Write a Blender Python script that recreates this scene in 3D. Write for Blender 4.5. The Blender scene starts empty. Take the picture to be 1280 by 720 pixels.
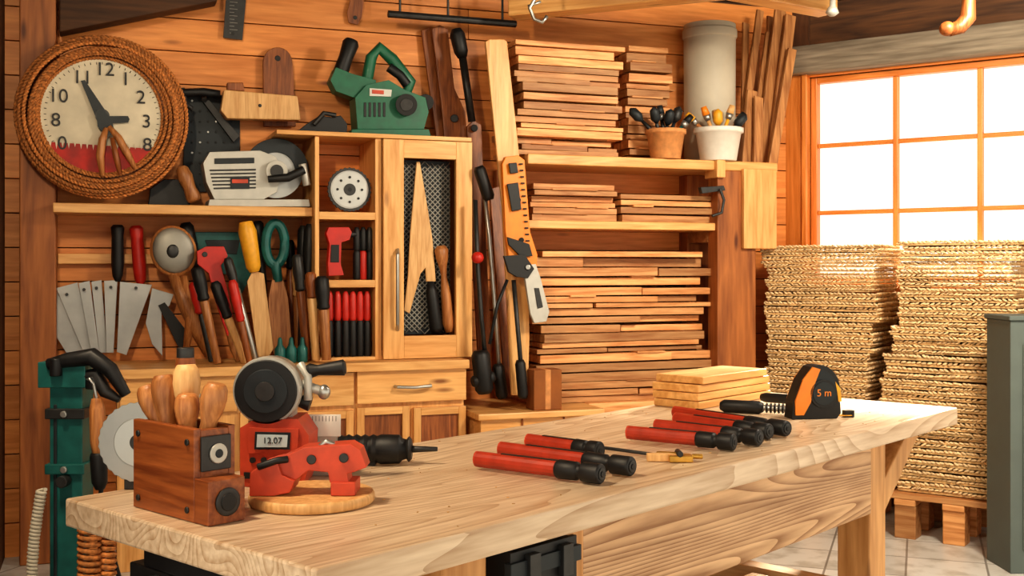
import bpy, math, random
from mathutils import Vector, Matrix, Euler
random.seed(7)
R=random.uniform
F=1400.0; HY=335.0; CZ=1.3; TT=0.85
def rad(d): return math.radians(d)

class Frame:
    """rotated ground frame: u along a wall, v distance from survey point"""
    def __init__(s,deg):
        a=rad(deg); s.c=math.cos(a); s.s=math.sin(a); s.M=Matrix.Rotation(a,4,'Z')
    def L(s,px,py,v):
        dx=(px-640)/F; dz=(HY-py)/F
        t=v/(s.c-dx*s.s); return ((dx*s.c+s.s)*t, CZ+dz*t)
    def U(s,px,v): return s.L(px,HY,v)[0]
    def Z(s,px,py,v): return s.L(px,py,v)[1]
    def P(s,pts,v): return [s.L(p[0],p[1],v) for p in pts]
def G(px,py,z=TT):
    d=(CZ-z)*F/(py-HY); return Vector(((px-640)/F*d,d,z))
def W(px,py,d): return Vector(((px-640)/F*d,d,CZ+(HY-py)/F*d))
BW=Frame(20); WW=Frame(-35.3); TF=Frame(48.3); WD=Frame(0)

# ---------------- materials ----------------
def lin(h):
    h=h.lstrip('#'); o=[]
    for i in (0,2,4):
        c=int(h[i:i+2],16)/255; o.append(c/12.92 if c<=.04045 else ((c+.055)/1.055)**2.4)
    return (*o,1)
def base(name,rough=.5,metal=0):
    m=bpy.data.materials.new(name); m.use_nodes=True
    nt=m.node_tree; b=nt.nodes['Principled BSDF']; b.inputs['Roughness'].default_value=rough; b.inputs['Metallic'].default_value=metal
    return m,nt,b
def N(nt,t,**k):
    n=nt.nodes.new(t)
    for a,v in k.items(): setattr(n,a,v)
    return n
def wood(name,c1,c2,axis='x',sc=1.0,rough=.55,var=.35,knots=False,bump=.25,rings=9,ringw=.35,fine=False):
    m,nt,b=base(name,rough); l=nt.links.new
    tc=N(nt,'ShaderNodeTexCoord'); mp=N(nt,'ShaderNodeMapping')
    s={'x':(1.2,14,14),'y':(14,1.2,14),'z':(14,14,1.2)}[axis]
    mp.inputs['Scale'].default_value=[q*sc for q in s]
    geo=N(nt,'ShaderNodeNewGeometry'); ml=N(nt,'ShaderNodeVectorMath',operation='SCALE')
    cmb=N(nt,'ShaderNodeCombineXYZ')
    for i in range(3): l(geo.outputs['Random Per Island'],cmb.inputs[i])
    l(cmb.outputs[0],ml.inputs[0]); ml.inputs['Scale'].default_value=37
    ad=N(nt,'ShaderNodeVectorMath',operation='ADD')
    l(tc.outputs['Object'],mp.inputs[0]); l(mp.outputs[0],ad.inputs[0]); l(ml.outputs[0],ad.inputs[1])
    n1=N(nt,'ShaderNodeTexNoise'); n1.inputs['Scale'].default_value=1.0; n1.inputs['Detail'].default_value=6; n1.inputs['Distortion'].default_value=.6
    if fine: n1.inputs['Scale'].default_value=.42; n1.inputs['Detail'].default_value=1.2; n1.inputs['Distortion'].default_value=.2
    l(ad.outputs[0],n1.inputs['Vector'])
    mu=N(nt,'ShaderNodeMath',operation='MULTIPLY'); mu.inputs[1].default_value=rings
    l(n1.outputs['Fac'],mu.inputs[0]); fr=N(nt,'ShaderNodeMath',operation='FRACT' if fine else 'PINGPONG')
    if not fine: fr.inputs[1].default_value=1
    l(mu.outputs[0],fr.inputs[0]); frout=fr.outputs[0]
    if fine:
        pw=N(nt,'ShaderNodeMath',operation='POWER'); pw.inputs[1].default_value=2.2; l(frout,pw.inputs[0]); frout=pw.outputs[0]
    n2=N(nt,'ShaderNodeTexNoise'); n2.inputs['Scale'].default_value=6; n2.inputs['Detail'].default_value=3
    l(ad.outputs[0],n2.inputs['Vector'])
    mix=N(nt,'ShaderNodeMath',operation='MULTIPLY_ADD'); mix.inputs[1].default_value=ringw
    l(frout,mix.inputs[0])
    h=N(nt,'ShaderNodeMath',operation='MULTIPLY'); h.inputs[1].default_value=.8; l(n2.outputs['Fac'],h.inputs[0]); l(h.outputs[0],mix.inputs[2])
    cr=N(nt,'ShaderNodeValToRGB'); cr.color_ramp.elements[0].position=.25; cr.color_ramp.elements[1].position=.85
    cr.color_ramp.elements[0].color=lin(c1); cr.color_ramp.elements[1].color=lin(c2)
    l(mix.outputs[0],cr.inputs[0])
    hs=N(nt,'ShaderNodeHueSaturation'); mr=N(nt,'ShaderNodeMapRange'); mr.inputs['To Min'].default_value=1-var; mr.inputs['To Max'].default_value=1+var*.5
    l(geo.outputs['Random Per Island'],mr.inputs['Value']); l(mr.outputs[0],hs.inputs['Value']); l(cr.outputs[0],hs.inputs['Color'])
    out=hs.outputs[0]
    if knots:
        mp2=N(nt,'ShaderNodeMapping'); s2={'x':(1.6,6,6),'y':(6,1.6,6),'z':(6,6,1.6)}[axis]; mp2.inputs['Scale'].default_value=s2
        l(tc.outputs['Object'],mp2.inputs[0]); vo=N(nt,'ShaderNodeTexVoronoi'); vo.inputs['Scale'].default_value=1.0
        l(mp2.outputs[0],vo.inputs['Vector']); r2=N(nt,'ShaderNodeValToRGB'); r2.color_ramp.elements[0].position=.03; r2.color_ramp.elements[1].position=.1
        r2.color_ramp.elements[0].color=(.3,.2,.14,1); r2.color_ramp.elements[1].color=(1,1,1,1); l(vo.outputs['Distance'],r2.inputs[0])
        mx=N(nt,'ShaderNodeMix',data_type='RGBA',blend_type='MULTIPLY'); mx.inputs[0].default_value=1
        l(out,mx.inputs[6]); l(r2.outputs[0],mx.inputs[7]); out=mx.outputs[2]
    l(out,b.inputs['Base Color'])
    bp=N(nt,'ShaderNodeBump'); bp.inputs['Strength'].default_value=bump; bp.inputs['Distance'].default_value=.004
    l(mix.outputs[0],bp.inputs['Height']); l(bp.outputs[0],b.inputs['Normal'])
    return m
def paint(name,c,rough=.4,metal=0,noise=.12,sc=30,coat=0,island=0,bump=0):
    m,nt,b=base(name,rough,metal); l=nt.links.new
    tc=N(nt,'ShaderNodeTexCoord'); n=N(nt,'ShaderNodeTexNoise'); n.inputs['Scale'].default_value=sc; n.inputs['Detail'].default_value=4
    l(tc.outputs['Object'],n.inputs['Vector'])
    cr=N(nt,'ShaderNodeValToRGB'); c0=lin(c)
    cr.color_ramp.elements[0].position=.3; cr.color_ramp.elements[1].position=.7
    cr.color_ramp.elements[0].color=tuple(q*(1-noise*2) for q in c0[:3])+(1,)
    cr.color_ramp.elements[1].color=tuple(min(1,q*(1+noise)) for q in c0[:3])+(1,)
    l(n.outputs['Fac'],cr.inputs[0]); out=cr.outputs[0]
    if island:
        geo=N(nt,'ShaderNodeNewGeometry'); hs=N(nt,'ShaderNodeHueSaturation'); mr=N(nt,'ShaderNodeMapRange'); mr.inputs['To Min'].default_value=1-island; mr.inputs['To Max'].default_value=1+island*.5
        l(geo.outputs['Random Per Island'],mr.inputs['Value']); l(mr.outputs[0],hs.inputs['Value']); l(out,hs.inputs['Color']); out=hs.outputs[0]
    l(out,b.inputs['Base Color'])
    rr=N(nt,'ShaderNodeMapRange'); rr.inputs['To Min'].default_value=max(.05,rough-.08); rr.inputs['To Max'].default_value=min(1,rough+.12)
    l(n.outputs['Fac'],rr.inputs['Value']); l(rr.outputs[0],b.inputs['Roughness'])
    if bump:
        bp=N(nt,'ShaderNodeBump'); bp.inputs['Strength'].default_value=bump; bp.inputs['Distance'].default_value=.004; l(n.outputs['Fac'],bp.inputs['Height']); l(bp.outputs[0],b.inputs['Normal'])
    b.inputs['Coat Weight'].default_value=coat
    return m
WALLM=wood('wall_plank_pine','#F0A158','#C67632','x',.7,.5,.18,True,.3,7,.28)
DARKW=wood('dark_timber','#6E4426','#452A16','z',.6,.7,.2)
DARKX=wood('dark_timber_beam','#6B4526','#3F2716','x',.6,.7,.25)
BRWZ=wood('brown_post_wood','#B8723A','#844A22','z',.6,.55,.12,True)
PINEX=wood('pine_horizontal','#F2BF7C','#D09452','x',.8,.42,.1,True)
PINEZ=wood('pine_vertical','#F2BF7C','#D09452','z',.8,.42,.1,True)
LUMX=wood('lumber','#F0B67A','#BC783F','x',.9,.55,.5)
LUMZ=wood('lumber_upright','#DDA064','#9E6432','z',.9,.55,.35)
TABX=wood('table_top_oak','#E6CFB2','#B08E6C','x',.8,.34,.06,False,.3,34,.34,True)
TABY=wood('table_end_oak','#D9AE7C','#A57848','y',.6,.5,.1)
TABZ=wood('table_leg_oak','#DFAA70','#B07A42','z',.6,.5,.1,True)
APR=wood('apron_oak','#DCB48A','#92663E','x',.62,.5,.06,False,.45,42,.5,True)
TOOLW=wood('tool_handle_wood','#CE9058','#9A5E30','z',2,.42,.3)
TOOLP=wood('pale_tool_wood','#F0C488','#CE9A5E','z',1.5,.45,.15)
TOOLB=wood('brown_tool_wood','#A86432','#743E1C','z',1.5,.45,.2)
BOXW=wood('toolbox_wood','#AA6232','#72381A','y',1.2,.38,.1)
ORW=wood('window_casing_wood','#EC9A50','#C6742E','z',.8,.4,.1)
ORX=wood('window_rail_wood','#EC9A50','#C6742E','x',.8,.4,.1)
GREYW=wood('weathered_header_wood','#A39784','#6E6354','x',.6,.7,.1)
STEEL=paint('brushed_steel','#B4B4B0',.34,.85,.03,20)
BLADE=paint('blade_steel','#A9AAA8',.4,.7,.06,12)
SILV=paint('cast_aluminium','#BCBAB2',.45,.45,.05,20)
SPOON=paint('dull_spoon_metal','#9A9890',.5,.6,.04,20)
DSTEEL=paint('dark_steel','#444444',.45,.7,.1,40)
BLACK=paint('black_rubber','#151618',.5,0,.2,50)
CHAR=paint('charcoal_plate','#2A3034',.5,.3,.1,30)
RED=paint('red_plastic','#C22A1E',.42,0,.08,20,.1)
GRIP=paint('red_grip_plastic','#B03A22',.42,0,.12,25,.1)
REDO=paint('red_orange_enamel','#C84C30',.48,0,.1,25,.05)
ORG=paint('orange_plastic','#EC8A22',.42,0,.06,20,.1)
YEL=paint('yellow_plastic','#ECAC30',.42,0,.08)
TEAL=paint('teal_enamel','#1A625E',.45,.1,.15,25,.1)
GRN=paint('green_tool_plastic','#1C664A',.45,0,.1,25,.05)
CREAM=paint('clock_face_cream','#D8CEB6',.6,0,.1,9)
CRED=paint('clock_red','#B02A22',.6,0,.2,18)
ROPE=paint('rope_fibre','#CC8446',.75,0,.3,90,0,.3)
MAT=paint('straw_mat','#F2D2A2',.85,0,.1,80,0,.22,.3)
MATD=paint('straw_mat_core','#E0B880',.9,0,.15,60,0,.25)
TERRA=paint('terracotta','#D09058',.7)
WHITE=paint('white_ceramic','#E4E0D6',.35,0,.03)
GREYP=paint('cream_plastic_tube','#C2BAA8',.5,0,.05,8)
BIN=paint('bin_grey','#5C6662',.6,0,.05,10)
CARD=paint('cardboard','#94592A',.8,0,.1,10)
LCD=paint('lcd_screen','#C4D6DC',.2,0,.03)
PAPER=paint('paper','#E4E2DA',.7,0,.03)
BRASS=paint('brass','#D2A550',.35,.8)
DUST=paint('sawdust','#D8AE78',.9,0,.1,40,0,.4)

# ---------------- mesh builder ----------------
class B:
    def __init__(s,name,fr=WD,bevel=.002):
        s.name=name; s.fr=fr; s.bev=bevel; s.V=[]; s.Fc=[]; s.mi=[]; s.sm=[]; s.mats=[]; s.X=Matrix.Identity(4)
    def add(s,vs,fs,mat,smooth=False):
        if mat not in s.mats: s.mats.append(mat)
        k=s.mats.index(mat); o=len(s.V)
        for v in vs: s.V.append(s.X@Vector(v))
        for i,f in enumerate(fs):
            s.Fc.append([o+q for q in f]); s.mi.append(k); s.sm.append(smooth if isinstance(smooth,bool) else smooth[i])
    def box(s,x0,x1,y0,y1,z0,z1,mat,rot=None):
        c=Vector(((x0+x1)/2,(y0+y1)/2,(z0+z1)/2)); h=((x1-x0)/2,(y1-y0)/2,(z1-z0)/2)
        vs=[Vector((a*h[0],b*h[1],d*h[2])) for a in(-1,1) for b in(-1,1) for d in(-1,1)]
        if rot: 
            m=Euler([rad(q) for q in rot]).to_matrix(); vs=[m@v for v in vs]
        s.add([v+c for v in vs],[(0,1,3,2),(4,6,7,5),(0,4,5,1),(2,3,7,6),(0,2,6,4),(1,5,7,3)],mat)
    def prism(s,pts,lo,hi,mat,pl='xz'):
        n=len(pts)
        f={'xz':lambda a,b,t:(a,t,b),'xy':lambda a,b,t:(a,b,t),'yz':lambda a,b,t:(t,a,b)}[pl]
        vs=[f(a,b,lo) for a,b in pts]+[f(a,b,hi) for a,b in pts]
        fs=[tuple(range(n)),tuple(range(2*n-1,n-1,-1))]+[(i,(i+1)%n,n+(i+1)%n,n+i) for i in range(n)]
        s.add(vs,fs,mat)
    def rev(s,p0,p1,prof,mat,n=20):
        p0=Vector(p0);p1=Vector(p1); d=p1-p0; q=d.to_track_quat('Z','Y').to_matrix()
        vs=[];fs=[];sm=[]
        for t,r in prof:
            c=p0+d*t
            for i in range(n):
                a=2*math.pi*i/n; vs.append(c+q@Vector((math.cos(a)*r,math.sin(a)*r,0)))
        m=len(prof)
        for j in range(m-1):
            for i in range(n):
                fs.append((j*n+i,j*n+(i+1)%n,(j+1)*n+(i+1)%n,(j+1)*n+i)); sm.append(True)
        fs.append(tuple(range(n-1,-1,-1))); sm.append(False)
        fs.append(tuple((m-1)*n+i for i in range(n))); sm.append(False)
        s.add(vs,fs,mat,sm)
    def cyl(s,p0,p1,r0,mat,r1=None,n=20): s.rev(p0,p1,[(0,r0),(1,r0 if r1 is None else r1)],mat,n)
    def tube(s,path,r,mat,n=8,closed=False):
        path=[Vector(p) for p in path]; m=len(path); vs=[];fs=[];sm=[]
        rr=r if isinstance(r,list) else [r]*m
        prev=None
        for i,p in enumerate(path):
            a=path[(i-1)%m] if (closed or i>0) else p; b=path[(i+1)%m] if (closed or i<m-1) else p
            t=(b-a).normalized()
            if prev is None: x=t.orthogonal().normalized()
            else: x=(prev-t*prev.dot(t)).normalized()
            prev=x; y=t.cross(x)
            for k in range(n):
                an=2*math.pi*k/n; vs.append(p+(x*math.cos(an)+y*math.sin(an))*rr[i])
        for j in range(m if closed else m-1):
            for i in range(n):
                j2=(j+1)%m; fs.append((j*n+i,j*n+(i+1)%n,j2*n+(i+1)%n,j2*n+i)); sm.append(True)
        if not closed:
            fs.append(tuple(range(n-1,-1,-1))); sm.append(False); fs.append(tuple((m-1)*n+i for i in range(n))); sm.append(False)
        s.add(vs,fs,mat,sm)
    def ell(s,c,r,mat,rot=None,nu=12,nv=8):
        c=Vector(c); m=Euler([rad(q) for q in rot]).to_matrix() if rot else None
        vs=[];fs=[]
        vs.append(Vector((0,0,r[2])))
        for j in range(1,nv):
            t=math.pi*j/nv
            for i in range(nu):
                a=2*math.pi*i/nu; vs.append(Vector((r[0]*math.sin(t)*math.cos(a),r[1]*math.sin(t)*math.sin(a),r[2]*math.cos(t))))
        vs.append(Vector((0,0,-r[2])))
        for i in range(nu):
            fs.append((0,1+i,1+(i+1)%nu)); fs.append((len(vs)-1,1+(nv-2)*nu+(i+1)%nu,1+(nv-2)*nu+i))
            for j in range(nv-2): fs.append((1+j*nu+i,1+(j+1)*nu+i,1+(j+1)*nu+(i+1)%nu,1+j*nu+(i+1)%nu))
        if m: vs=[m@v for v in vs]
        s.add([v+c for v in vs],fs,mat,True)
    def text(s,txt,size,M,mat,ext=.0008):
        cu=bpy.data.curves.new('t','FONT'); cu.body=txt; cu.size=size; cu.extrude=ext; cu.align_x='CENTER'; cu.align_y='CENTER'
        ob=bpy.data.objects.new('t',cu); bpy.context.scene.collection.objects.link(ob)
        bpy.context.view_layer.update(); me=bpy.data.meshes.new_from_object(ob)
        s.add([M@v.co for v in me.vertices],[tuple(p.vertices) for p in me.polygons],mat)
        bpy.data.objects.remove(ob); bpy.data.meshes.remove(me)
    def done(s):
        xs=[[v[i] for v in s.V] for i in range(3)]
        c=Vector([(min(q)+max(q))/2 for q in xs])
        me=bpy.data.meshes.new(s.name); me.from_pydata([v-c for v in s.V],[],s.Fc)
        for m in s.mats: me.materials.append(m)
        for i,p in enumerate(me.polygons): p.material_index=s.mi[i]; p.use_smooth=s.sm[i]
        import bmesh
        bm=bmesh.new(); bm.from_mesh(me); bmesh.ops.recalc_face_normals(bm,faces=bm.faces); bm.to_mesh(me); bm.free()
        ob=bpy.data.objects.new(s.name,me); ob.matrix_world=s.fr.M@Matrix.Translation(c)
        bpy.context.scene.collection.objects.link(ob)
        if s.bev:
            bv=ob.modifiers.new('bevel','BEVEL'); bv.width=s.bev; bv.segments=2; bv.limit_method='ANGLE'; bv.angle_limit=rad(40); bv.harden_normals=False
        return ob

# =============== ROOM ===============
VB=5.5
UL=BW.U(6,VB); UR=BW.U(1000,VB)
b=B('wall_back',BW,.004)
z=0
b.box(UL-.1,UR+.02,VB+.022,VB+.1,0,2.8,DARKX)
while z<2.78:
    h=.155
    x=UL-.05
    while x<UR:
        ln=R(1.6,3.0); b.box(x,min(x+ln,UR)-.003,VB,VB+.022,z,z+h-.005,WALLM); x+=ln
    z+=h
b.done()
b=B('wall_left',BW,.003)
for i in range(14):
    v0=VB-.25*i; b.box(UL-.05,UL,v0-.245,v0,0,2.8,DARKW)
b.done()
b=B('trim_corner_post',BW,.006)
u0=BW.U(24,5.32);u1=BW.U(70,5.32); b.box(u0,u1,5.32,VB,0,2.75,BRWZ); b.done()
b=B('trim_diagonal_brace',BW,.006)
b.prism(BW.P([(74,40),(272,1),(272,-42),(74,-20)],5.33),5.33,5.45,DARKX); b.done()

VW=6.186
wu0=WW.U(1012,VW); wu1=WW.U(1440,VW); wzt=WW.Z(1012,97,VW); wzb=1.22
ue0=WW.U(985,VW); ue1=wu1+1.2
b=B('wall_window',WW,.003)
b.box(ue0-.1,wu0,VW,VW+.12,0,2.8,DARKW)
b.box(wu1,ue1,VW,VW+.12,0,2.8,DARKW)
b.box(wu0,wu1,VW,VW+.12,wzt,2.8,DARKX)
b.box(wu0,wu1,VW,VW+.12,0,wzb,BRWZ)
b.done()
b=B('window_1',WW,.004)
cs=.13
b.box(wu0-cs,wu0,VW-.035,VW+.0,0.9,wzt+.06,ORW)
b.box(wu0-.03,wu0,VW-.05,VW+.12,wzb,wzt+.03,ORW)
b.box(wu1,wu1+cs,VW-.035,VW+.0,wzb-.06,wzt+.06,ORW)
b.box(wu0,wu1,VW-.03,VW+.12,wzt-.0,wzt+.06,ORX)
b.box(wu0-.0,wu1+.1,VW-.1,VW+.12,wzb-.06,wzb,ORX)
fw=.035
b.box(wu0,wu0+fw,VW+.02,VW+.08,wzb,wzt,ORW); b.box(wu1-fw,wu1,VW+.02,VW+.08,wzb,wzt,ORW)
b.box(wu0+fw,wu1-fw,VW+.02,VW+.08,wzt-fw,wzt,ORX); b.box(wu0+fw,wu1-fw,VW+.02,VW+.08,wzb,wzb+fw,ORX)
for px in (1117,1223,1325):
    u=WW.U(px,VW); b.box(u-.014,u+.014,VW+.03,VW+.07,wzb+fw,wzt-fw,ORW)
for py in (182,266):
    zz=WW.Z(1020,py,VW); b.box(wu0+fw,wu1-fw,VW+.034,VW+.066,zz-.012,zz+.012,ORX)
b.done()
b=B('trim_window_header',WW,.008)
b.box(wu0-.16,wu1+.4,VW-.12,VW-.001,WW.Z(1000,92,VW-.1),WW.Z(1000,58,VW-.1),GREYW); b.done()
# floor
m,nt,bb=base('floor_tiles',.35); l=nt.links.new
tc=N(nt,'ShaderNodeTexCoord'); mp=N(nt,'ShaderNodeMapping'); mp.inputs['Rotation'].default_value=(0,0,rad(20))
br=N(nt,'ShaderNodeTexBrick'); br.offset=0; br.inputs['Scale'].default_value=1; br.inputs['Brick Width'].default_value=.33; br.inputs['Row Height'].default_value=.33; br.inputs['Mortar Size'].default_value=.005
br.inputs['Color1'].default_value=lin('#E2E0DA'); br.inputs['Color2'].default_value=lin('#D2D0CA'); br.inputs['Mortar'].default_value=lin('#96918A')
n=N(nt,'ShaderNodeTexNoise'); n.inputs['Scale'].default_value=9; n.inputs['Detail'].default_value=8
r2=N(nt,'ShaderNodeValToRGB'); r2.color_ramp.elements[0].position=.35; r2.color_ramp.elements[1].position=.55; r2.color_ramp.elements[0].color=(.58,.55,.5,1); r2.color_ramp.elements[1].color=(1,1,1,1)
mx=N(nt,'ShaderNodeMix',data_type='RGBA',blend_type='MULTIPLY'); mx.inputs[0].default_value=.7
l(tc.outputs['Object'],mp.inputs[0]); l(mp.outputs[0],br.inputs['Vector']); l(tc.outputs['Object'],n.inputs['Vector']); l(n.outputs['Fac'],r2.inputs[0])
l(br.outputs['Color'],mx.inputs[6]); l(r2.outputs[0],mx.inputs[7]); l(mx.outputs[2],bb.inputs['Base Color'])
FLOOR=m
b=B('floor',WD,0); b.box(-3.2,5,-1,8.2,-.05,0,FLOOR); b.done()
b=B('ceiling',WD,.003)
for i in range(50): b.box(-3.2,4.5,-1.0+i*.18,-1.0+i*.18+.176,2.8,2.83,DARKX)
b.done()
def beam(name,p,q,w,h,zb,mat):
    p=Vector(p);q=Vector(q); a=math.degrees(math.atan2(q.y-p.y,q.x-p.x)); fr=Frame(a)
    o=fr.M.to_3x3().inverted()@Vector((p.x,p.y,0)); b=B(name,fr,.006); ln=(q-p).length
    b.box(o.x,o.x+ln,o.y,o.y+w,zb,zb+h,mat); return b.done()
beam('ceiling_beam',(-.02,5.42),(1.6,4.7),.12,.14,2.52,PINEX)
beam('ceiling_beam',(.7,4.78),(1.56,5.36),.12,.14,2.52,PINEX)
b=B('ceiling_rail',BW,.002); b.tube([(BW.U(485,5.3),5.3,2.53),(BW.U(645,5.3),5.3,2.53)],.018,DSTEEL)
for px in (500,560,628): b.cyl((BW.U(px,5.3),5.3,2.53),(BW.U(px,5.3),5.3,2.8),.006,DSTEEL)
b.done()

# =============== BENCH + CABINET on back wall ===============
BZ=.87
ub0=BW.U(140,5.0); ub1=BW.U(587,5.0)
b=B('storage_workbench',BW,.004)
b.box(ub0,ub1,5.0,VB-.002,BZ-.04,BZ,PINEX)
b.box(ub0+.02,ub1-.01,5.06,VB-.005,0,BZ-.04,PINEZ)
def zz(px,py,v=5.04): return BW.Z(px,py,v)
def drawer(b,x0,x1,y0,y1,handle=True,panel=False):
    u0,u1=BW.U(x0,5.04),BW.U(x1,5.04); z1,z0=zz(x0,y0),zz(x0,y1)
    if panel:
        t=.035
        b.box(u0,u0+t,5.035,5.06,z0,z1,PINEZ); b.box(u1-t,u1,5.035,5.06,z0,z1,PINEZ)
        b.box(u0+t,u1-t,5.035,5.06,z1-t,z1,PINEX); b.box(u0+t,u1-t,5.035,5.06,z0,z0+t,PINEX); b.box(u0+t,u1-t,5.05,5.06,z0+t,z1-t,TOOLB)
    else: b.box(u0,u1,5.03,5.06,z0,z1,PINEX)
    if handle:
        c=(u0+u1)/2; zc=(z0+z1)/2
        b.tube([(c-.085,5.03,zc),(c-.08,5.0,zc+.0),(c,4.99,zc-.004),(c+.08,5.0,zc),(c+.085,5.03,zc)],.008,STEEL)
drawer(b,446,582,464,505); drawer(b,300,442,470,512,True); drawer(b,150,296,474,520,True)
drawer(b,446,512,510,640,False,True); drawer(b,517,582,510,640,False,True); drawer(b,372,442,516,650,False,True); drawer(b,300,368,516,650,False,True)
b.done()

CF=5.15
z_ct=BW.Z(480,168,CF)
c0=BW.U(399,CF); c1=BW.U(469,CF); c2=BW.U(477,CF); c3=BW.U(588,CF); cl=BW.U(345,CF)
b=B('tool_cabinet',BW,.004)
b.box(cl,c3,CF-.02,VB-.002,z_ct-.02,z_ct,PINEX)
b.box(c0-.02,c0,CF,VB-.002,BZ,z_ct-.02,PINEZ)
b.box(c1,c2,CF,VB-.002,BZ,z_ct-.02,PINEZ)
b.box(c3-.025,c3,CF,VB-.002,BZ,z_ct-.02,PINEZ)
b.box(c2,c3-.025,VB-.03,VB-.01,BZ,z_ct-.02,TOOLB)
b.box(c2,c3-.025,CF,VB-.03,BZ,BZ+.02,PINEX)
for py in (265,350):
    zt=BW.Z(430,py,CF); b.box(c0,c1,CF,VB-.002,zt-.035,zt,PINEX)
b.box(c0,c1,CF,VB-.002,BZ,BZ+.015,PINEX)
d0=c2+.002; d1=c3; dz0=BZ+.003; dz1=z_ct-.024
o0=BW.U(503,CF); o1=BW.U(568,CF); oz1=BW.Z(535,199,CF); oz0=BW.Z(535,419,CF)
b.box(d0,o0,CF-.03,CF-.002,dz0,dz1,PINEZ); b.box(o1,d1,CF-.03,CF-.002,dz0,dz1,PINEZ)
b.box(o0,o1,CF-.03,CF-.002,oz1,dz1,PINEX); b.box(o0,o1,CF-.03,CF-.002,dz0,oz0,PINEX)
b.box(o0,o1,CF+.075,CF+.08,oz0,oz1,CHAR)
wd=o1-o0; ht=oz1-oz0; k=-wd
while k<ht+wd:
    for sgn in (1,-1):
        pts=[]
        for i in range(9):
            x=wd*i/8; zq=(k+x) if sgn==1 else (k+wd-x)
            if 0<=zq<=ht: pts.append((o0+x,CF+.07,oz0+zq))
        if len(pts)>1: b.tube([pts[0],pts[-1]],.0036,SPOON,5)
    k+=.026
b.tube([(BW.U(497,CF-.03),CF-.03,BW.Z(497,312,CF)),(BW.U(497,CF-.06),CF-.06,BW.Z(497,318,CF)),(BW.U(497,CF-.06),CF-.06,BW.Z(497,405,CF)),(BW.U(497,CF-.03),CF-.03,BW.Z(497,412,CF))],.009,STEEL)
b.done()
SF=5.2; z_sh=BW.Z(270,257,SF)
b=B('wall_shelf',BW,.004)
b.box(BW.U(66,SF),c0-.022,SF,VB-.002,z_sh-.042,z_sh,PINEX)
b.done()

# =============== helpers for things in wall frame ===============
def pz(b,pts,v,t,mat): b.prism(BW.P(pts,v),v,v+t,mat,'xz')
def pt(px,py,v): 
    u,z=BW.L(px,py,v); return (u,v,z)
def rod(b,p,q,r,v,mat,r1=None,prof=None,v2=None):
    sc=v/1.0/1400/.98
    a=pt(*p,v); c=pt(*q,v if v2 is None else v2)
    if prof: b.rev(a,c,[(t,rr*r*sc) for t,rr in prof],mat,14)
    else: b.cyl(a,c,r*sc,mat,(r if r1 is None else r1)*sc,14)
HAND=[(0,.55),(.03,.85),(.12,1),(.4,.8),(.7,1),(.93,.8),(1,.5)]
def ypx(z,px,v): return 335-(z-CZ)*1400/(v/(BW.c-((px-640)/F)*BW.s))

# clock
CV=5.24
b=B('rope_wall_clock',BW,0)
cx,cz=BW.L(128,146,CV); k=BW.U(129,CV)-BW.U(128,CV)
Rk=lambda r:r*k
b.cyl((cx,CV+.0,cz),(cx,CV+.07,cz),Rk(86),TOOLB,n=64)
b.cyl((cx,CV-.012,cz),(cx,CV-.0,cz),Rk(78),CREAM,n=64)
def rope(b,c,r,rr,yv,twist=90,ph=0):
    for s_ in range(2):
        pts=[]
        n=twist*6
        for i in range(n):
            a=2*math.pi*i/n; w=twist*a+s_*math.pi+ph
            q=r+math.cos(w)*rr*.5; pts.append((c[0]+math.cos(a)*q,yv+math.sin(w)*rr*.5,c[1]+math.sin(a)*q))
        b.tube(pts,rr*.62,ROPE,6,True)
rings=[(77,-.014,.0075),(81,-.024,.0085),(85.5,-.032,.009),(90.5,-.036,.0095),(95.5,-.032,.0095),(100,-.022,.0095),(104,-.006,.009),(107,.014,.009),(105,.038,.010),(99,.025,.011),(92,.045,.011)]
for i,(r,dv,rr) in enumerate(rings): rope(b,(cx+R(-.007,.007),cz+R(-.007,.007)),Rk(r),rr,CV+dv,56+i,i)
seg=[(cx+Rk(77)*math.cos(rad(a)),cz+Rk(77)*math.sin(rad(a))) for a in range(-152,-27,5)]
b.prism(seg,CV-.016,CV-.011,CRED)
for i in range(18):
    x=cx-Rk(64)+Rk(128)*i/17; b.prism([(x-.006,cz-Rk(35)),(x+.006,cz-Rk(35)),(x,cz-Rk(42)-R(0,.012))],CV-.0175,CV-.015,CREAM)
Mx=Matrix.Rotation(rad(90),4,'X')
for t,x,y in [('12',131,88),('1',157,100),('2',176,123),('3',183,153),('8',184,182),('8',70,151),('10',73,121),('11',103,98),('0',78,180)]:
    u,zq=BW.L(x,y,CV); b.text(t,Rk(25),Matrix.Translation((u,CV-.0175,zq))@Mx,BLACK,.0015)
for i in range(60):
    a=2*math.pi*i/60; p=Vector((cx+math.cos(a)*Rk(69),CV-.0125,cz+math.sin(a)*Rk(69))); q=Vector((cx+math.cos(a)*Rk(72),CV-.0125,cz+math.sin(a)*Rk(72)))
    b.tube([p,q],.0018,BLACK,4)
pz(b,[(101,101),(106,100),(135,143),(133,158),(122,152)],CV-.026,.004,CHAR)
pz(b,[(126,145),(160,145),(162,149),(160,153),(126,155)],CV-.03,.004,CHAR)
b.cyl((cx,CV-.04,cz),(cx,CV-.01,cz),Rk(9),DSTEEL,n=20)
pz(b,[(120,140),(128,135),(140,150),(143,165),(134,172),(122,158)],CV-.042,.008,CHAR)
b.tube([pt(133,160,CV-.045),pt(128,175,CV-.045),pt(125,195,CV-.045),pt(128,220,CV-.045)],[.010,.017,.018,.010],TOOLW,10)
b.tube([pt(136,158,CV-.045),pt(148,172,CV-.045),pt(158,190,CV-.045),pt(170,212,CV-.045)],[.010,.016,.017,.009],TOOLW,10)
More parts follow.
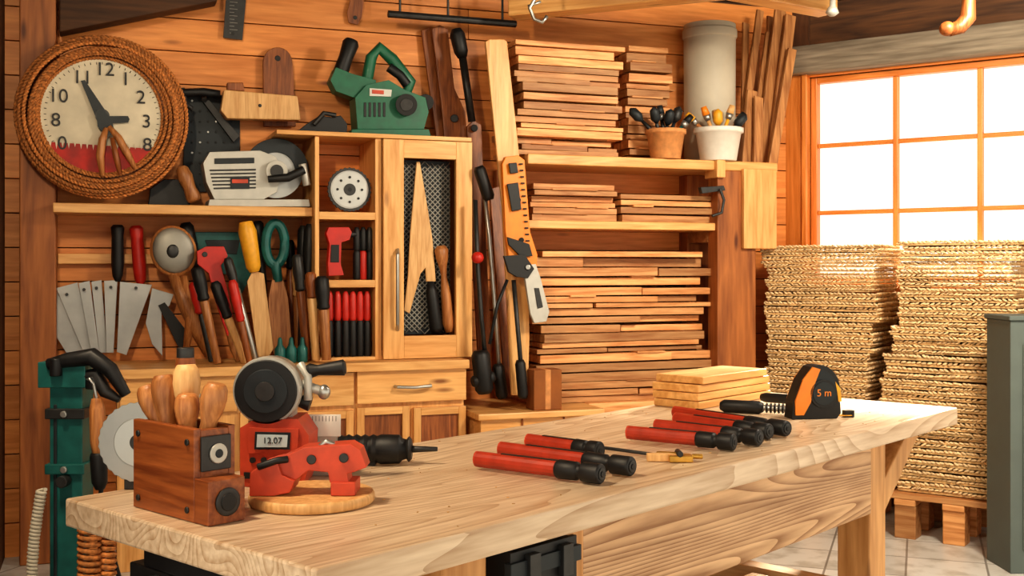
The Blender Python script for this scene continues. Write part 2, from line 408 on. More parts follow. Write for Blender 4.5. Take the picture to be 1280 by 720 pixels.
b.tube([pt(140,172,CV-.045),pt(145,195,CV-.045),pt(150,218,CV-.045)],[.009,.014,.009],TOOLB,10)
b.done()

b=B('steel_ruler',BW,.001); pz(b,[(283,-8),(308,-6),(303,50),(279,47)],5.47,.006,DSTEEL)
for i in range(10): b.box(BW.U(287,5.465),BW.U(287+(6 if i%2 else 10),5.465),5.467,5.47,BW.Z(290,2+i*4.3,5.465),BW.Z(290,2.7+i*4.3,5.465),STEEL)
b.cyl(pt(291,42,5.466),pt(291,42,5.472),.008,BLACK); b.done()
b=B('hanging_bracket',BW,.001); pz(b,[(440,-8),(456,-6),(452,22),(447,31),(436,28),(434,16)],5.47,.008,TOOLB); b.cyl(pt(444,22,5.465),pt(444,22,5.475),.01,BLACK); b.done()

b=B('metal_pegboard',BW,.002)
pz(b,[(232,112),(300,122),(300,240),(228,240)],5.48,.012,CHAR)
for i in range(6):
    for j in range(9): b.cyl(pt(240+i*10,126+j*13,5.476),pt(240+i*10,126+j*13,5.482),.006,STEEL if (i+j)%5==0 else BLACK,n=8)
b.done()
b=B('c_clamp',BW,.002)
b.tube([pt(228,116,5.40),pt(255,115,5.40),pt(275,118,5.40)],.02,BLACK,10); b.tube([pt(228,110,5.40),pt(232,130,5.40),pt(240,136,5.40)],.012,DSTEEL)
b.cyl(pt(255,125,5.42),pt(255,115,5.47),.012,DSTEEL)
pz(b,[(252,125),(262,125),(300,170),(292,178)],5.44,.02,DSTEEL); b.done()
b=B('wooden_block_plane',BW,.004)
pz(b,[(280,112),(372,120),(376,150),(284,148),(276,138)],5.33,.07,TOOLP); pz(b,[(284,103),(304,103),(306,114),(284,113)],5.35,.04,TOOLB)
b.cyl(pt(325,132,5.325),pt(325,132,5.44),.008,DSTEEL); b.done()
b=B('wooden_paddle',BW,.004)
pz(b,[(330,158),(329,80)]+[(347+18*math.cos(rad(a)),77+18*math.sin(rad(a))) for a in range(190,355,15)]+[(366,80),(370,158)],5.455,.025,TOOLB)
b.cyl(pt(347,73,5.452),pt(347,73,5.457),.014,BLACK); b.done()

# silver mitre saw on shelf
b=B('mitre_saw',BW,.006)
v=5.24
yb=ypx(z_sh,320,5.24)-.3
pz(b,[(262,yb-9),(386,yb-9),(388,yb),(260,yb)],5.22,.22,SILV)
pz(b,[(254,204),(262,190),(325,188),(345,196),(352,214),(346,240),(330,yb-9),(268,yb-9),(258,228)],v,.16,SILV)
pz(b,[(268,198),(318,197),(318,204),(268,205)],v-.004,.004,CHAR)
for i in range(6): pz(b,[(262+i*1,212+i*4.5),(320,211+i*4.5),(320,213+i*4.5),(262+i,214+i*4.5)],v-.004,.004,DSTEEL)
pz(b,[(288,222),(312,222),(312,236),(288,236)],v-.008,.004,CHAR); pz(b,[(290,224),(310,224),(310,229),(290,229)],v-.010,.003,REDO)
a0=[(345+40*math.cos(rad(a)),214+40*math.sin(rad(a))) for a in range(160,380,10)]
pz(b,a0,5.27,.05,CHAR); a1=[(345+34*math.cos(rad(a)),214+34*math.sin(rad(a))) for a in range(0,360,12)]
pz(b,a1,5.262,.006,BLADE)
a2=[(345+41*math.cos(rad(a)),214+41*math.sin(rad(a))) for a in range(180,365,8)]+[(345+24*math.cos(rad(a)),214+24*math.sin(rad(a))) for a in range(360,175,-8)]
pz(b,a2,5.25,.02,CHAR)
b.cyl(pt(346,214,5.2),pt(346,214,5.27),.05,SILV); b.cyl(pt(346,214,5.19),pt(346,214,5.2),.03,DSTEEL)
b.tube([pt(335,224,5.19),pt(360,222,5.18),pt(380,212,5.18)],[.016,.02,.02],BLACK,12)
b.cyl(pt(378,205,5.2),pt(384,232,5.2),.018,SILV)
b.done()
b=B('angle_tool_with_wooden_handle',BW,.003)
b.rev(pt(244,252,5.3),pt(226,208,5.3),[(t,r*.035) for t,r in HAND],TOOLW,14)
pz(b,[(185,yb),(188,236),(205,224),(226,224),(236,236),(238,yb)],5.36,.06,BLACK); b.done()
b=B('hand_plane',BW,.003)
y=ypx(z_ct,410,5.25)
pz(b,[(374,y-6),(384,y-14),(400,y-24),(414,y-22),(426,y-24),(434,y-14),(434,y),(372,y)],5.25,.06,BLACK); pz(b,[(350,y-4),(374,y-6),(374,y),(350,y)],5.26,.04,DSTEEL)
b.tube([pt(392,y-12,5.24),pt(405,y-27,5.24),pt(420,y-24,5.24)],.012,DSTEEL); b.done()

# green circular saw on cabinet
b=B('green_circular_saw',BW,.006)
y=ypx(z_ct,490,5.22); v=5.24
pz(b,[(440,y-9),(536,y-9),(539,y),(438,y)],5.2,.2,GRN)
pz(b,[(447,y-9),(444,122),(458,106),(486,100),(506,112),(532,122),(536,140),(530,y-9)],v,.14,GRN)
pz(b,[(413,100),(420,84),(440,92),(470,100),(470,124),(448,124),(420,114)],v+.02,.1,GRN)
b.rev(pt(424,96,v+.06),pt(440,50,v+.06),[(0,.038),(.5,.034),(.9,.04),(1,.03)],BLACK,16)
b.tube([pt(458,104,v+.06),pt(464,72,v+.06),pt(474,60,v+.06),pt(490,74,v+.06),pt(513,104,v+.06),pt(508,116,v+.06)],[.028,.028,.03,.03,.03,.024],GRN,12)
b.tube([pt(486,84,v+.045),pt(500,94,v+.045),pt(509,106,v+.045)],.024,BLACK,10)
b.cyl(pt(508,131,v-.05),pt(508,131,v+.02),.052,BLACK); b.cyl(pt(508,131,v-.055),pt(508,131,v-.05),.03,DSTEEL)
b.cyl(pt(532,128,v+.02),pt(532,128,v+.1),.04,BLACK)
for i in range(5): pz(b,[(455+i*6,128),(458+i*6,128),(458+i*6,146),(455+i*6,146)],v-.004,.004,BLACK)
pz(b,[(462,110),(490,112),(489,121),(462,120)],v-.004,.004,SILV); pz(b,[(465,112),(480,113),(480,118),(465,117)],v-.006,.003,REDO)
b.done()

zc1=BW.Z(430,265,CF)
b=B('saw_blade_disc',BW,.001)
cu,_=BW.L(437,226,5.2); cz2=zc1+.108
teeth=[(cu+(.105 if i%2 else .1)*math.cos(2*math.pi*i/60),cz2+(.105 if i%2 else .1)*math.sin(2*math.pi*i/60)) for i in range(60)]
b.prism(teeth,5.2,5.212,DSTEEL)
for r,m_ in ((.09,BLADE),(.084,STEEL),(.028,DSTEEL),(.01,BLACK)): b.cyl((cu,5.2-.01*(1-r*8),cz2),(cu,5.201,cz2),r,m_,n=40)
for i in range(8):
    a=i*math.pi/4; b.cyl((cu+.058*math.cos(a),5.192,cz2+.058*math.sin(a)),(cu+.058*math.cos(a),5.2,cz2+.058*math.sin(a)),.006,BLACK,n=10)
b.done()
b=B('red_cordless_drill',BW,.005)
v=5.19
pz(b,[(408,292),(411,284),(436,284),(440,290),(437,300),(427,303),(426,330),(430,344),(411,345),(410,330),(412,305)],v,.05,RED)
b.cyl(pt(424,293,v+.025),pt(446,293,v+.025),.022,BLACK,.012); pz(b,[(414,306),(424,306),(424,328),(413,328)],v-.004,.004,BLACK)
b.done()
def screwdriver_row(name,xs,yt,yb_,v,mats):
    b=B(name,BW,.001)
    for i,x in enumerate(xs):
        b.rev(pt(x,yb_,v),pt(x,(yb_*.45+yt*.55),v),[(0,.016),(.05,.019),(.9,.018),(1,.014)],mats[i%len(mats)][0],12)
        b.rev(pt(x,(yb_*.45+yt*.55),v),pt(x,yt,v),[(0,.014),(.1,.018),(.85,.016),(1,.008)],mats[i%len(mats)][1],12)
    return b.done()
ysh=ypx(BW.Z(430,350,CF),450,5.22)
screwdriver_row('marker_set',(446,454,462),284,ysh,5.22,[(BLACK,BLACK),(RED,BLACK),(BLACK,DSTEEL)])
screwdriver_row('screwdriver_set',(412,422,432,441,450,459),364,ypx(BZ+.015,440,5.2),5.2,[(BLACK,RED)])

b=B('wooden_cutout_template',BW,.003)
pz(b,[(521,202),(525,202),(535,262),(541,300),(545,352),(533,352),(532,335),(526,342),(512,392),(505,388),(510,345),(513,290)],CF+.03,.016,TOOLP); b.done()
b=B('wooden_mallet_handle',BW,0)
b.rev(pt(562,415,CF+.02),pt(551,307,CF+.02),[(0,.02),(.1,.03),(.45,.024),(.65,.014),(.75,.018),(.85,.03),(.95,.034),(1,.02)],TOOLW,16); b.done()
b=B('black_file_handle',BW,0)
b.rev(pt(546,416,CF+.03),pt(538,352,CF+.03),[(0,.025),(.1,.033),(.8,.028),(1,.014)],BLACK,16); b.done()

# ---------- tool rack on wall ----------
b=B('tool_rail',BW,.003); b.box(BW.U(72,5.45),c0-.03,5.45,VB-.001,BW.Z(300,330,5.45),BW.Z(300,318,5.45),PINEX); b.done()
b=B('putty_knife_set',BW,.001)
V5=5.42
for i,q in enumerate([[(42,375),(68,358),(108,438),(84,443)],[(70,360),(97,353),(117,436),(104,440)],[(98,354),(112,351),(124,440),(114,440)],[(114,352),(127,350),(134,441),(124,441)],[(130,351),(147,350),(142,441),(133,441)],[(150,352),(190,356),(158,444),(146,440)]]):
    pz(b,q,V5-.016*(i%3),.006,BLADE)
    cxp=(q[0][0]+q[1][0])/2; b.cyl(pt(cxp,q[0][1]+8,V5-.02-.016*(i%3)),pt(cxp,q[0][1]+8,V5-.005),.007,DSTEEL,n=10)
pz(b,[(190,360),(217,368),(212,382),(202,388),(203,445),(190,430),(182,404)],V5-.03,.006,BLADE)
pz(b,[(198,382),(206,378),(232,412),(236,448),(222,432)],V5-.045,.02,BLACK)
b.rev(pt(147,352,V5-.01),pt(147,281,V5-.01),[(0,.012),(.1,.022),(.3,.028),(.8,.026),(.95,.03),(1,.02)],BLACK,14)
b.rev(pt(176,356,V5-.01),pt(170,282,V5-.01),[(0,.014),(.1,.026),(.3,.03),(.8,.028),(.95,.032),(1,.02)],RED,14)
b.done()
b=B('large_wooden_ladle',BW,0)
b.ell(pt(217,314,5.30),(.102,.03,.118),TOOLW,(0,-15,0),28,12); b.ell(pt(217,313,5.283),(.090,.024,.104),SPOON,(0,-15,0),28,12); b.ell(pt(216,314,5.262),(.028,.008,.032),DSTEEL)
b.tube([pt(215,340,5.31),pt(232,380,5.31),pt(248,415,5.31),pt(260,444,5.33)],[.022,.036,.034,.018],TOOLW,10)
b.tube([pt(230,345,5.30),pt(238,400,5.30),pt(232,442,5.33)],[.016,.024,.014],TOOLW,10); b.done()
b=B('teal_hand_saw',BW,.002)
pz(b,[(236,290),(312,290),(316,300),(314,345),(300,372),(288,345),(240,330)],5.44,.008,TEAL); pz(b,[(256,300),(300,300),(296,318),(262,316)],5.436,.004,CHAR); b.done()
b=B('red_hatchet',BW,.004)
pz(b,[(246,314),(258,308),(280,308),(285,320),(276,332),(284,360),(296,418),(284,420),(268,372),(261,342),(247,330)],5.22,.03,RED)
b.tube([pt(288,416,5.235),pt(292,436,5.235),pt(298,452,5.235)],[.02,.018,.012],TOOLW); b.cyl(pt(256,318,5.215),pt(256,318,5.22),.012,DSTEEL); b.done()
def tool(name,p,q,split,r,mh,ms,v=5.4,rs=.45,blade=None):
    b=B(name,BW,.001); m_=(p[0]+(q[0]-p[0])*split,p[1]+(q[1]-p[1])*split)
    rod(b,m_,p,r,v,mh,prof=[(0,.6),(.06,.9),(.2,.8),(.5,1),(.9,.95),(1,.55)]); rod(b,m_,q,r*rs,v,ms,r*rs*.8)
    return b.done()
tool('screwdriver',(232,278),(262,440),.35,9,BLACK,DSTEEL,5.39)
tool('red_screwdriver',(243,352),(264,452),.4,8,RED,DSTEEL,5.18)
tool('wood_rasp',(246,334),(272,454),.35,8,BLACK,TOOLW,5.12,.7)
tool('wood_rasp',(268,352),(306,454),.45,7,BLACK,TOOLP,5.15,.75)
tool('long_chisel',(284,322),(320,452),.3,6,DSTEEL,STEEL,5.17,.8)
tool('long_chisel',(290,350),(312,454),.5,6,RED,TOOLB,5.10,.8)
tool('carpenter_pencil',(322,276),(330,372),.35,7,BLACK,DSTEEL,5.34,.8)
tool('wood_chisel',(362,300),(366,446),.25,6,BLACK,TOOLB,5.40,.8)
tool('wood_chisel',(372,330),(373,446),.35,7,TOOLP,TOOLW,5.36,.8)
tool('wood_chisel',(380,282),(376,446),.42,8,BLACK,DSTEEL,5.31,.6)
tool('wood_chisel',(388,280),(381,446),.42,8,BLACK,TOOLW,5.26,.8)
tool('wood_chisel',(371,318),(384,450),.35,7,DSTEEL,TOOLB,5.2,.8)
tool('wood_chisel',(402,345),(408,450),.4,9,BLACK,TOOLW,5.06,.8)
tool('wood_chisel',(388,340),(395,450),.3,7,TOOLB,TOOLP,5.09,.9)
b=B('pointing_trowel',BW,.002)
rod(b,(318,340),(307,277),11,5.25,YEL,prof=[(0,.5),(.1,.8),(.4,.9),(.8,1),(1,.7)])
pz(b,[(309,352),(316,338),(330,342),(342,436),(336,446),(322,446)],5.25,.012,TOOLP); b.done()
b=B('teal_handled_scraper',BW,.002)
pts=[pt(344+12*math.cos(rad(a)),305+26*math.sin(rad(a)),5.28) for a in range(0,360,15)]
b.tube(pts,.023,TEAL,8,True); b.cyl(pt(344,328,5.28),pt(348,352,5.28),.026,TEAL,.02)
pz(b,[(340,350),(354,350),(360,372),(364,420),(356,442),(342,442),(336,420),(336,372)],5.27,.02,TOOLW); b.done()
b=B('glue_bottle_group',BW,.001)
for x in (350,364,378):
    zz0=BZ+.001; u=BW.U(x,5.12)
    b.rev((u,5.12,zz0),(u,5.12,zz0+.115),[(0,.022),(.05,.025),(.55,.025),(.7,.012),(.95,.009),(1,.004)],TEAL,14)
b.done()

# ---------- leaning tools right of the cabinet ----------
CHZ=.625
b=B('storage_chest',BW,.005)
h0=BW.U(597,4.9)+.004;h1=BW.U(756,4.9)
b.box(h0,h1,4.9,VB-.01,CHZ-.03,CHZ,PINEX); b.box(h0+.02,h1-.02,4.93,VB-.02,0,CHZ-.03,PINEX)
for i in (0.33,.66): b.box(h0+.02+(h1-h0)*i-.01,h0+.02+(h1-h0)*i,4.92,4.93,0,CHZ-.03,TOOLB)
b.done()
b=B('cardboard_box',BW,.004); u0=BW.U(666,4.95);u1=BW.U(701,4.95); b.box(u0,u1,4.935,5.04,CHZ+.001,BW.Z(675,461,5.0),CARD); b.box((u0+u1)/2-.015,(u0+u1)/2+.015,4.933,5.042,CHZ+.002,BW.Z(675,461,5.0)+.001,TERRA); b.done()
def lean(name,pts,mat,t=.02,vb=5.38,vt=5.46,extra=None,bev=.003):
    b=B(name,BW,bev); ys=[p[1] for p in pts]; y0,y1=min(ys),max(ys)
    f=[];bk=[]
    for x,y in pts:
        v=vt+(vb-vt)*(y-y0)/(y1-y0); u,z=BW.L(x,y,v); z=max(z,CHZ+.001) if y>480 else z
        f.append((u,v,z)); bk.append((u,v+t,z))
    n=len(pts); b.add(f+bk,[tuple(range(n)),tuple(range(2*n-1,n-1,-1))]+[(i,(i+1)%n,n+(i+1)%n,n+i) for i in range(n)],mat)
    if extra: extra(b)
    return b.done()
lean('brown_wooden_plank',[(527,38),(538,34),(556,166),(560,174),(546,174)],TOOLB,.02,5.42,5.46)
def ex(b): b.cyl(pt(568,148,5.37),pt(568,148,5.38),.02,BLACK)
lean('wooden_oar_blade',[(540,36),(550,31),(560,36),(568,110),(582,140),(584,176),(556,176),(552,130)],TOOLB,.02,5.38,5.41,ex)
def ex(b): b.cyl(pt(593,160,5.33),pt(593,160,5.35),.018,BLACK)
lean('wooden_long_paddle',[(584,158),(592,150),(602,156),(608,300),(616,488),(600,488),(590,300)],TOOLB,.02,5.34,5.36,ex)
b=B('black_grip_pry_bar',BW,0); rod(b,(578,72),(570,36),10,5.32,BLACK,prof=[(0,.6),(.2,.9),(.8,1),(1,.6)]); rod(b,(578,70),(590,152),5,5.32,DSTEEL); b.done()
lean('pale_measuring_board',[(607,52),(612,49),(630,49),(634,52),(650,200),(660,330),(662,420),(660,494),(640,494),(628,260)],PINEZ,.018,5.02,5.055)
lean('long_plank_offcut',[(612,236),(626,232),(650,485),(648,496),(632,496)],TOOLB,.02,5.14,5.3)
def ex(b):
    for p in ((642,208),(648,250),(652,300)): b.cyl(pt(*p,4.955),pt(*p,4.98),.012,BLACK)
    pz(b,[(634,230),(648,228),(652,262),(640,264)],4.95,.01,BLACK)
    pz(b,[(636,204),(646,203),(648,216),(638,217)],4.95,.01,BLACK)
    for i in range(14): pz(b,[(649+i*.7,204+i*8),(654+i*.7,204+i*8),(654+i*.7,206+i*8),(649+i*.7,206+i*8)],4.958,.006,BLACK)
    pz(b,[(634,296),(662,305),(666,320),(652,322),(636,306)],4.948,.01,BLACK)
lean('orange_spirit_level',[(628,205),(632,196),(648,194),(656,200),(663,290),(672,318),(671,336),(648,338),(636,322),(632,290)],ORG,.03,4.965,4.97,ex)
b=B('adjustable_wrench',BW,.004)
pz(b,[(652,332),(670,330),(676,348),(687,390),(683,402),(668,404),(663,392),(657,352)],4.94,.02,SILV)
pz(b,[(668,360),(674,360),(679,384),(672,386)],4.936,.004,DSTEEL)
pz(b,[(630,320),(656,318),(668,336),(660,348),(646,346),(636,340)],4.925,.02,BLACK); b.cyl(pt(660,334,4.915),pt(660,334,4.925),.012,STEEL); b.done()
def bar(name,pts,mat,blk=None,red=None,v0=5.34,r=.011):
    b=B(name,BW,0); b.tube([pt(x,y,v0-.04*i/len(pts)) for i,(x,y) in enumerate(pts)],r,mat,10)
    if blk:
        for p,q,rr in blk: rod(b,p,q,rr,v0-.03,BLACK,prof=[(0,.7),(.1,1),(.9,1),(1,.7)])
    if red: b.ell(pt(*red,v0-.05),(.03,.03,.028),RED)
    return b.done()
bar('long_handled_auger',[(602,210),(612,300),(620,400),(626,490)],STEEL,[((598,208),(612,250),8),((622,455),(628,498),8)],None,5.12)
bar('sash_clamp_bar',[(594,250),(597,330),(602,400),(606,440)],DSTEEL,[((600,438),(606,492),12),((590,478),(618,470),8)],(597,322),5.04)
bar('pipe_wrench_handle',[(642,350),(648,420),(654,490)],DSTEEL,[((650,450),(654,498),7)],None,4.98)
bar('threaded_rod',[(634,350),(622,380),(612,430)],BLACK,None,None,4.95,.008)

# =============== LUMBER RACK ===============
RF=5.08
zt1=BW.Z(800,197,RF); zt2=BW.Z(800,277,RF); zt3=CHZ+.001
r0=BW.U(660,RF); r1=BW.U(945,RF); rp=BW.U(897,RF); re=BW.U(972,RF)
b=B('lumber_rack',BW,.005)
b.box(r0,re,RF,VB-.003,zt1-.05,zt1,PINEX)
b.box(r0,rp,RF+.02,VB-.003,zt2-.04,zt2,PINEX)
b.box(h1+.005,rp,RF+.02,VB-.003,zt3-.05,zt3,LUMX)
b.box(rp,r1,RF,RF+.1,0,zt1-.05,BRWZ); b.box(rp,r1,VB-.1,VB-.004,0,zt1-.05,BRWZ)
b.box(rp,r1,RF+.1,VB-.1,zt2-.1,zt2,LUMX)
b.box(rp-.02,rp+.03,RF-.03,RF+.1,zt1-.09,zt1+.001,PINEZ)
b.box(re-.03,re,RF+.02,VB-.004,zt1-.12,zt1-.05,LUMX)
b.box(r0-.035,r0-.002,VB-.06,VB-.004,CHZ+.001,zt1-.05,BRWZ)
b.done()
b=B('pale_hanging_board',BW,.004); u0=BW.U(930,RF-.03);u1=BW.U(971,RF-.03); b.box(u0,u1,RF-.03,RF-.002,BW.Z(950,311,RF),BW.Z(950,212,RF),PINEZ); b.done()
def stack(name,x0,x1,z0,z1,v0,v1,n,jl=.02,jr=.05,split=.25,mat=LUMX,fr=BW):
    b=B(name,fr,.003); u0=fr.U(x0,v0);u1=fr.U(x1,v0)
    hs=[R(.7,1.35) for _ in range(n)]; s_=sum(hs); hs=[q*(z1-z0)/s_ for q in hs]; z=z0
    for i in range(n):
        h=hs[i]
        a=u0+R(-jl,jl); c=u1+R(-jr,jr*.5); f=v0+R(0,.06); th=h*R(.78,.93)
        segs=[(a,c)]
        if R(0,1)<split: m_=a+(c-a)*R(.25,.75); segs=[(a,m_-R(.003,.02)),(m_,c)]
        for k,(p,q) in enumerate(segs):
            ff=f+(R(0,.04) if k else 0)
            b.box(p,q,ff,ff+(v1-v0)*.42,z,z+th*(R(.8,1) if k else 1),mat,(0,R(-.25,.25),R(-1.2,1.2)))
            b.box(p+R(-.02,.02),q+R(-.02,.02),ff+(v1-v0)*.47,v1-.02,z,z+th*R(.85,1),mat)
        if i<n-1:
            for s2 in (a+.06,(a+c)/2,c-.1): b.box(s2,s2+.03,f+.08,v1-.03,z+th,z+h,DARKX)
            if R(0,1)<.3:
                s2=R(a,c-.2); b.box(s2,s2+R(.1,.25),f-.015,f+.1,z+th,z+h,mat)
        z+=h
    return b.done()
stack('lumber_stack',652,780,zt1+.001,BW.Z(715,52,RF+.03),RF+.03,VB-.02,16,.035,.04,.3)
stack('lumber_stack',788,842,zt1+.001,BW.Z(800,56,RF+.18),RF+.18,VB-.02,15,.0,.03,.1)
stack('lumber_stack',668,772,zt2+.001,BW.Z(715,229,RF+.05),RF+.05,VB-.02,6,.01,.0,.1)
stack('lumber_stack',778,893,zt2+.001,BW.Z(830,243,RF+.05),RF+.05,VB-.02,4,.01,.0,.1)
stack('lumber_stack',674,890,zt3+.001,BW.Z(780,313,RF+.04),RF+.04,VB-.02,19,.04,.07,.45)
b=B('spring_clamp',BW,.002); pz(b,[(876,234),(905,232),(907,238),(878,242)],RF-.035,.03,DSTEEL); b.tube([pt(900,236,RF-.045),pt(905,250,RF-.045),pt(902,266,RF-.045),pt(890,270,RF-.045)],.008,DSTEEL); b.done()
def pot(name,px,rpx,hpx,mat,v,cols):
    b=B(name,BW,0); u=BW.U(px,v); k=BW.U(px+1,v)-BW.U(px,v); r=rpx*k; h=hpx*k; z0=zt1+.001
    b.rev((u,v,z0),(u,v,z0+h),[(0,r*.72),(.03,r*.76),(.85,r*.95),(.86,r*1.05),(1,r*1.05),(1.0,r*.9),(.5,r*.8)],mat,28)
    for i,(dx,ln,m1,m2,kind) in enumerate(cols):
        p=Vector((u+dx*.4*r,v+R(-.3,.3)*r,z0+h*.7)); q=Vector((u+dx*r*1.0,v+R(-.2,.2)*r,z0+h+ln))
        b.tube([p,p.lerp(q,.6),q],[.007,.011,.009],m1,8)
        d=(q-p).normalized()
        if kind=='brush':
            b.cyl(q,q+d*.03,.015,STEEL,.021,10); b.cyl(q+d*.03,q+d*.075,.021,m2,.015,10)
        elif kind=='blade':
            b.rev(q,q+d*.09,[(0,.008),(.3,.026),(.8,.024),(1,.004)],m2,10)
    return b.done()
pot('terracotta_pot_with_tools',832,22,33,TERRA,RF+.055,[(-1.3,.04,BLACK,CHAR,'blade'),(-.6,.03,DSTEEL,CHAR,'blade'),(0,.02,BLACK,CHAR,'blade'),(.5,.04,CHAR,DSTEEL,'blade'),(.9,.02,TEAL,BLACK,'brush'),(-.2,.05,BLACK,CHAR,'brush')])
pot('white_pot_with_brushes',898,26,36,WHITE,RF+.055,[(-1,.02,TOOLW,YEL,'brush'),(-.5,.04,TOOLP,ORG,'brush'),(0,.03,TOOLW,TOOLP,'brush'),(.4,.05,YEL,TOOLP,'brush'),(.9,.03,BRASS,BLACK,'brush'),(-.1,.01,RED,YEL,'blade'),(.7,.01,BLACK,CHAR,'blade')])
b=B('cream_plastic_drum',BW,.003); u=BW.U(887,5.372); kk=BW.U(889,5.34)-BW.U(888,5.34)
zt=BW.Z(888,30,5.34); b.rev((u,5.372,zt1+.001),(u,5.372,zt),[(0,27*kk),(.02,28*kk),(.9,28.5*kk),(.905,30*kk),(.96,30*kk),(.965,28.5*kk),(1,28.5*kk)],GREYP,36); b.done()
for i,(x0,x1,y0,w,v,) in enumerate([(930,932,28,9,5.34),(940,962,40,12,5.30),(952,975,12,16,5.26),(966,988,18,15,5.22),(934,940,112,14,5.20),(948,948,120,12,5.16),(980,990,60,12,5.17),(972,976,30,9,5.33),(925,950,12,10,5.30),(958,964,20,13,5.38),(938,944,60,13,5.38)]):
    b=B('upright_board',BW,.003)
    ub,_=BW.L(min(x0,966),190,v); ut,zt=BW.L(x1,y0,v+.03); ww=w*.0042
    zb_=zt1+.001
    b.add([(ub-ww/2,v,zb_),(ub+ww/2,v,zb_),(ub+ww/2,v+.018,zb_),(ub-ww/2,v+.018,zb_),(ut-ww/2,v+.02,zt),(ut+ww/2,v+.02,zt-.01),(ut+ww/2,v+.038,zt-.01),(ut-ww/2,v+.038,zt)],[(0,1,2,3),(4,5,6,7),(0,1,5,4),(1,2,6,5),(2,3,7,6),(3,0,4,7)],LUMZ)
    b.done()

# =============== MAT PILES ===============
def matpile(name,groups,v0,v1):
    """groups: (u0,u1,z0,z1,layers,dv) stacked thin woven mats"""
    b=B(name,WW,0)
    for (U0,U1,Z0,Z1,n,dv) in groups:
        n=int(n*2); h=(Z1-Z0)/n
        for i in range(n):
            a=U0+R(-.012,.012); c=U1+R(-.014,.014); f=v0+dv+R(-.008,.012)
            zc=Z0+(i+.5)*h; sag=R(-.003,.003)
            b.box(a+.001,c-.001,f+.002,v1,zc-h*.44,zc-h*.02,MATD)
            tl=(20 if i%2 else -20)
            def side(p,q,ph):
                L_=math.hypot(q[0]-p[0],q[1]-p[1]); m=max(2,int(L_/R(.019,.024))); yaw=math.degrees(math.atan2(q[1]-p[1],q[0]-p[0]))
                for j in range(m):
                    t=(j+.5)/m
                    b.ell((p[0]+(q[0]-p[0])*t+R(-.003,.003),p[1]+(q[1]-p[1])*t+R(-.003,.004),zc+h*.18+R(-.0015,.0015)+sag*math.sin(t*6+ph)),(.0155,.008,h*.23),MAT,(0,tl+R(-12,12),yaw),6,4)
            ph=R(0,6)
            side((a,f),(c,f),ph); side((c,f),(c,v1),ph); side((a,v1),(a,f),ph)
            for q in range(3):
                x=R(a,c); b.tube([(x,f-.003,zc),(x+R(-.02,.02),f-.022,zc+R(-.015,.012))],.0015,MAT,4)
    return b.done()
def pallet(name,u0,u1,v0,v1,h):
    b=B(name,WW,.004)
    for i in range(5):
        w=(v1-v0)/5; b.box(u0,u1,v0+i*w,v0+i*w+w*.8,h-.03,h,LUMX)
    for u in (u0+.02,(u0+u1)/2-.05,u1-.12):
        for v in (v0+.01,(v0+v1)/2-.05,v1-.1): b.box(u,u+.1,v,v+.1,.0,h-.06,LUMX)
        b.box(u,u+.1,v0,v1,h-.06,h-.03,LUMX)
    return b.done()
VB_=5.47
wz=lambda x,y,v:WW.Z(x,y,v)
U_=lambda x:WW.U(x,VB_+.03)
pallet('pallet',WW.U(1112,VB_),WW.U(1276,VB_),VB_,6.05,.22)
Z=[.222]+[wz(1200,y,VB_+.03) for y in (565,517,478,446,410,360,327,300)]
X=[(1120,1268),(1130,1254),(1102,1246),(1106,1252),(1114,1246),(1124,1270),(1122,1264),(1126,1276)]
NL=[4,4,3,2,3,4,3,2]
matpile('woven_mat_stack',[(U_(X[i][0]),U_(X[i][1]),Z[i]+.001,Z[i+1],NL[i],R(0,.03)) for i in range(8)],VB_+.03,6.04)
VA=5.62
UA=lambda x:WW.U(x,VA)
pallet('pallet',UA(945),UA(1085),VA-.02,6.08,.22)
ys=(600,548,505,462,440,402,365,335,306); Z=[.222]+[wz(1030,y,VA) for y in ys[1:]]
X=[(956,1090),(960,1086),(956,1088),(958,1088),(956,1094),(955,1100),(958,1094),(952,1100)]
NL=[5,4,4,2,3,3,3,3]
matpile('woven_mat_stack',[(UA(X[i][0]),UA(X[i][1])-.02,Z[i]+.001,Z[i+1],NL[i],R(0,.03)) for i in range(8)],VA,6.07)
b=B('grey_storage_bin',WD,.012)
p=W(1262,395,4.75); b.box(p.x+.008,p.x+.40,4.76,5.0,0,p.z-.02,BIN); b.box(p.x,p.x+.408,4.75,5.01,p.z-.02,p.z,BIN)
for i in range(3): b.box(p.x+.06+i*.11,p.x+.12+i*.11,4.752,4.76,.1,p.z-.12,BIN)
b.done()

# =============== TABLE ===============
tu0,tu1,tv0,tv1=1.053,3.653,1.329,2.109
b=B('workshop_table',TF,.005)
b.box(tu0,tu1,tv0,tv1,TT-.055,TT,TABX)
zt=TT-.055
b.box(1.74,3.08,1.365,1.40,zt-.2,zt,APR)
b.box(1.69,1.74,1.36,1.42,zt-.24,zt,TABZ)
b.box(1.40,1.69,1.42,1.45,zt-.16,zt,APR)
b.box(1.40,3.08,2.0,2.035,zt-.16,zt,APR)
for u in (1.36,3.08):
    for v in (1.37,1.97): b.box(u,u+.11,v,v+.1,0,zt,TABZ)
    b.box(u+.02,u+.09,1.47,1.97,zt-.14,zt,TABY); b.box(u+.02,u+.09,1.47,1.97,.28,.37,TABY)
b.box(1.47,3.08,1.69,1.75,.29,.36,APR)
for v in (1.375,1.975):
    b.prism([(3.19,zt-.22),(3.19,zt-.12),(3.36,zt),(3.47,zt)],v,v+.085,TABZ)
b.done()
b=B('black_tool_case',TF,.006)
u0=TF.U(633,1.36);u1=TF.U(716,1.36)
b.box(u0,u1,1.35,1.419,zt-.17,zt-.012,BLACK); b.box(u0-.006,u1+.006,1.343,1.36,zt-.06,zt-.03,CHAR)
